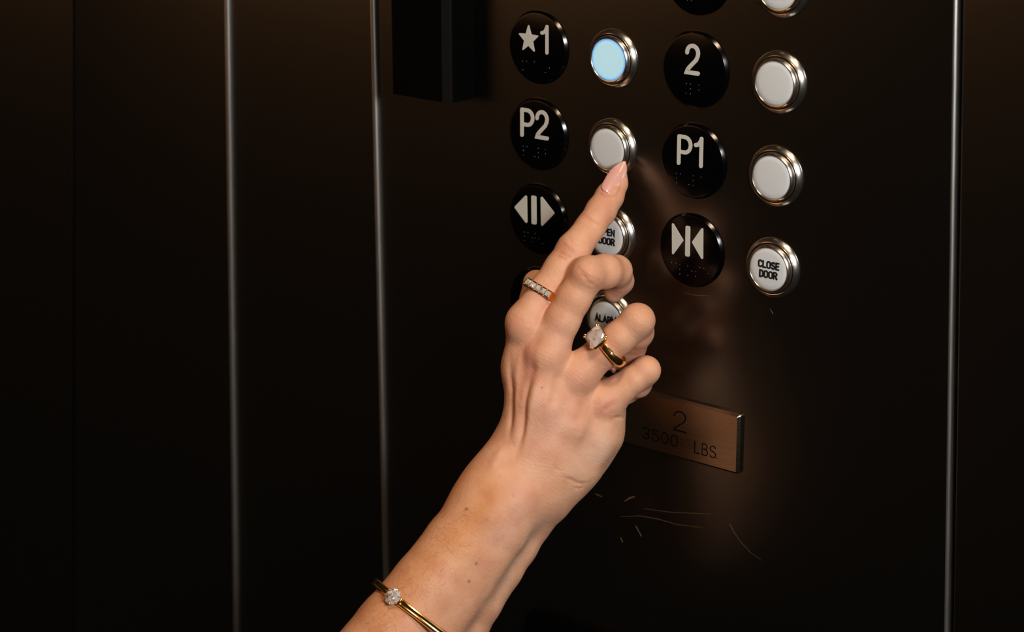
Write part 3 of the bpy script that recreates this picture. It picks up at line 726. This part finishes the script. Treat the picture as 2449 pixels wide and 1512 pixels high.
# ring with a bar of square stones on the index finger
c1 = Q(1298, 701, 24.0); fa = unit(Q(1341, 642, 21)-Q(1262, 768, 28)); fa = unit(fa+imgdir(.03, -.02)*0)
a, n, t = frame(c1, fa, imgdir(-.30, -.20, .93)); t = t if (t@CR) > 0 else -t
R1 = 9.7
r1 = empty('ring', tuple(c1), 'gold ring with a straight bar of small clear stones on the index finger', 'ring')
bar_half = 7.6; tb = math.degrees(math.asin(bar_half/(R1+.3)))
band('band', c1, n, t, a, R1, R1, [(-.5, -1.6), (.6, -1.8), (.6, 1.8), (-.5, 1.6)], M_GOLD, r1, tb, 360-tb, 80)
hbar = math.cos(math.radians(tb))*R1
def obox(name, c, ux, uy, uz, hx, hy, z0, z1, matl, parent, bev=.25):
    V = []
    for z, s in ((z0, 0), (z1-bev, 0), (z1, bev)):
        for x, y in ((hx-s, hy-s), (-hx+s, hy-s), (-hx+s, -hy+s), (hx-s, -hy+s)): V.append(tuple(c+ux*x+uy*y+uz*z))
    Fc = [(0, 1, 2, 3), (8, 9, 10, 11)]+[(i*4+j, i*4+(j+1) % 4, (i+1)*4+(j+1) % 4, (i+1)*4+j) for i in (0, 1) for j in range(4)]
    return wmesh(name, V, Fc, matl, parent, False)
obox('bar', c1, t, a, n, bar_half+.3, 2.2, hbar-.6, R1+.1, M_GOLD, r1)
for i in range(5): gem('stone', c1+t*(-6.0+i*3.0)+n*(R1+.1), t, a, n, 2.85, 3.1, M_GEM, r1, ((1, 0), (.80, .7), (.34, 1.05)), .12, .5)
rods('bead_prongs', [(c1+t*(-7.5+i*3.0)+a*(s*1.65)+n*(R1-.1), c1+t*(-7.5+i*3.0)+a*(s*1.65)+n*(R1+.45), .26) for i in range(6) for s in (-1, 1)], M_GOLD, r1, 6)

# solitaire on the ring finger
c2 = Q(1459, 837, 34.5); fa = unit(Q(1524, 768, 33)-Q(1378, 897, 31))
a, n, t = frame(c2, fa, imgdir(-.48, -.62, .62)); t = t if (t@-CU) > 0 else -t
r2 = empty('ring', tuple(c2), 'gold ring with one large emerald-cut clear stone on the ring finger', 'ring'); R2 = 9.5
band('band', c2, n, t, a, R2, R2, [(-.4, -1.6), (.2, -1.95), (.75, -1.4), (1.0, 0), (.75, 1.4), (.2, 1.95), (-.4, 1.6)], M_GOLD, r2, mod=lambda th_: 1.05-.12*math.cos(th_))
sc = c2+n*(R2+3.2)
gem('stone', sc, t, a, n, 11.6, 9.8, M_EMER, r2, ((1, 0), (1, .4), (.86, 1.3), (.70, 2.0), (.54, 2.4)), .2, 2.4)
sg_ = []
for sx_ in (-1, 1):
    for sy_ in (-1, 1):
        for ox, oy in ((.0, .9), (.9, .0)):
            top = sc+t*(sx_*(5.7-ox))+a*(sy_*(4.8-oy))+n*.9; bot = c2+n*(R2-.4)+t*(sx_*2.6)+a*(sy_*1.6); sg_.append((bot, top, .55))
for u in (-1, 1):
    sg_.append((sc+t*(5.3*u)-a*3.6-n*.9, sc+t*(5.3*u)+a*3.6-n*.9, .75)); sg_.append((sc-t*4.3+a*(4.5*u)-n*.9, sc+t*4.3+a*(4.5*u)-n*.9, .75)); sg_.append((sc+t*(3.4*u)-a*2.4-n*2.6, sc+t*(3.4*u)+a*2.4-n*2.6, .7))
rods('claw_setting', sg_, M_GOLD, r2)

# bangle on the forearm
ad_ = unit(Q(1102, 1307, 40)-Q(949, 1513, 50)); cb = Q(1021, 1487, 38)
a, n, t = frame(cb, unit(ad_+imgdir(.10, .06)*0), -CF); t = t if (t@CR) > 0 else -t
a = unit(a+n*.04); n = unit(n-a*(n@a)); t = unit(np.cross(n, a)); t = t if (t@CR) > 0 else -t
b1 = empty('bracelet', tuple(cb), 'slim gold bangle with a round clear stone around the forearm', 'bracelet')
RU, RV = 34.0, 32.8
band('band', cb, n, t, a, RU, RV, [(-.5, -1.7), (.3, -2.05), (.95, -1.6), (1.1, -1.1), (.75, -.5), (.75, .5), (1.1, 1.1), (.95, 1.6), (.3, 2.05), (-.5, 1.7)], M_GOLD, b1, n=200, mod=lambda th_: 1.0+.06*math.sin(th_*9), pw=.84)
tb_ = math.radians(-37); bp_ = cb+n*(RU*abs(math.cos(tb_))**.84)-t*(RV*abs(math.sin(tb_))**.84); bn = unit(n*math.cos(tb_)/RU+t*math.sin(tb_)/RV); bt = unit(np.cross(bn, a)); bt = bt if (bt@t) > 0 else -bt
gem('stone', bp_+bn*2.0, bt, a, bn, 8.6, 8.2, M_GEM, b1, ((1, 0), (1, .4), (.74, 1.5), (.45, 2.0)), .29, 2.0)
sg_ = []
for q in range(8):
    e = math.radians(22.5+45*q); dd = bt*math.cos(e)+a*math.sin(e); sg_.append((bp_+dd*2.4+bn*.2, bp_+dd*4.2+bn*2.9, .42))
sg_ += [(bp_+bt*4.2-a*1.6+bn*.9, bp_+bt*4.2+a*1.6+bn*.9, .8), (bp_-bt*4.2-a*1.6+bn*.9, bp_-bt*4.2+a*1.6+bn*.9, .8)]
rods('claw_setting', sg_, M_GOLD, b1)
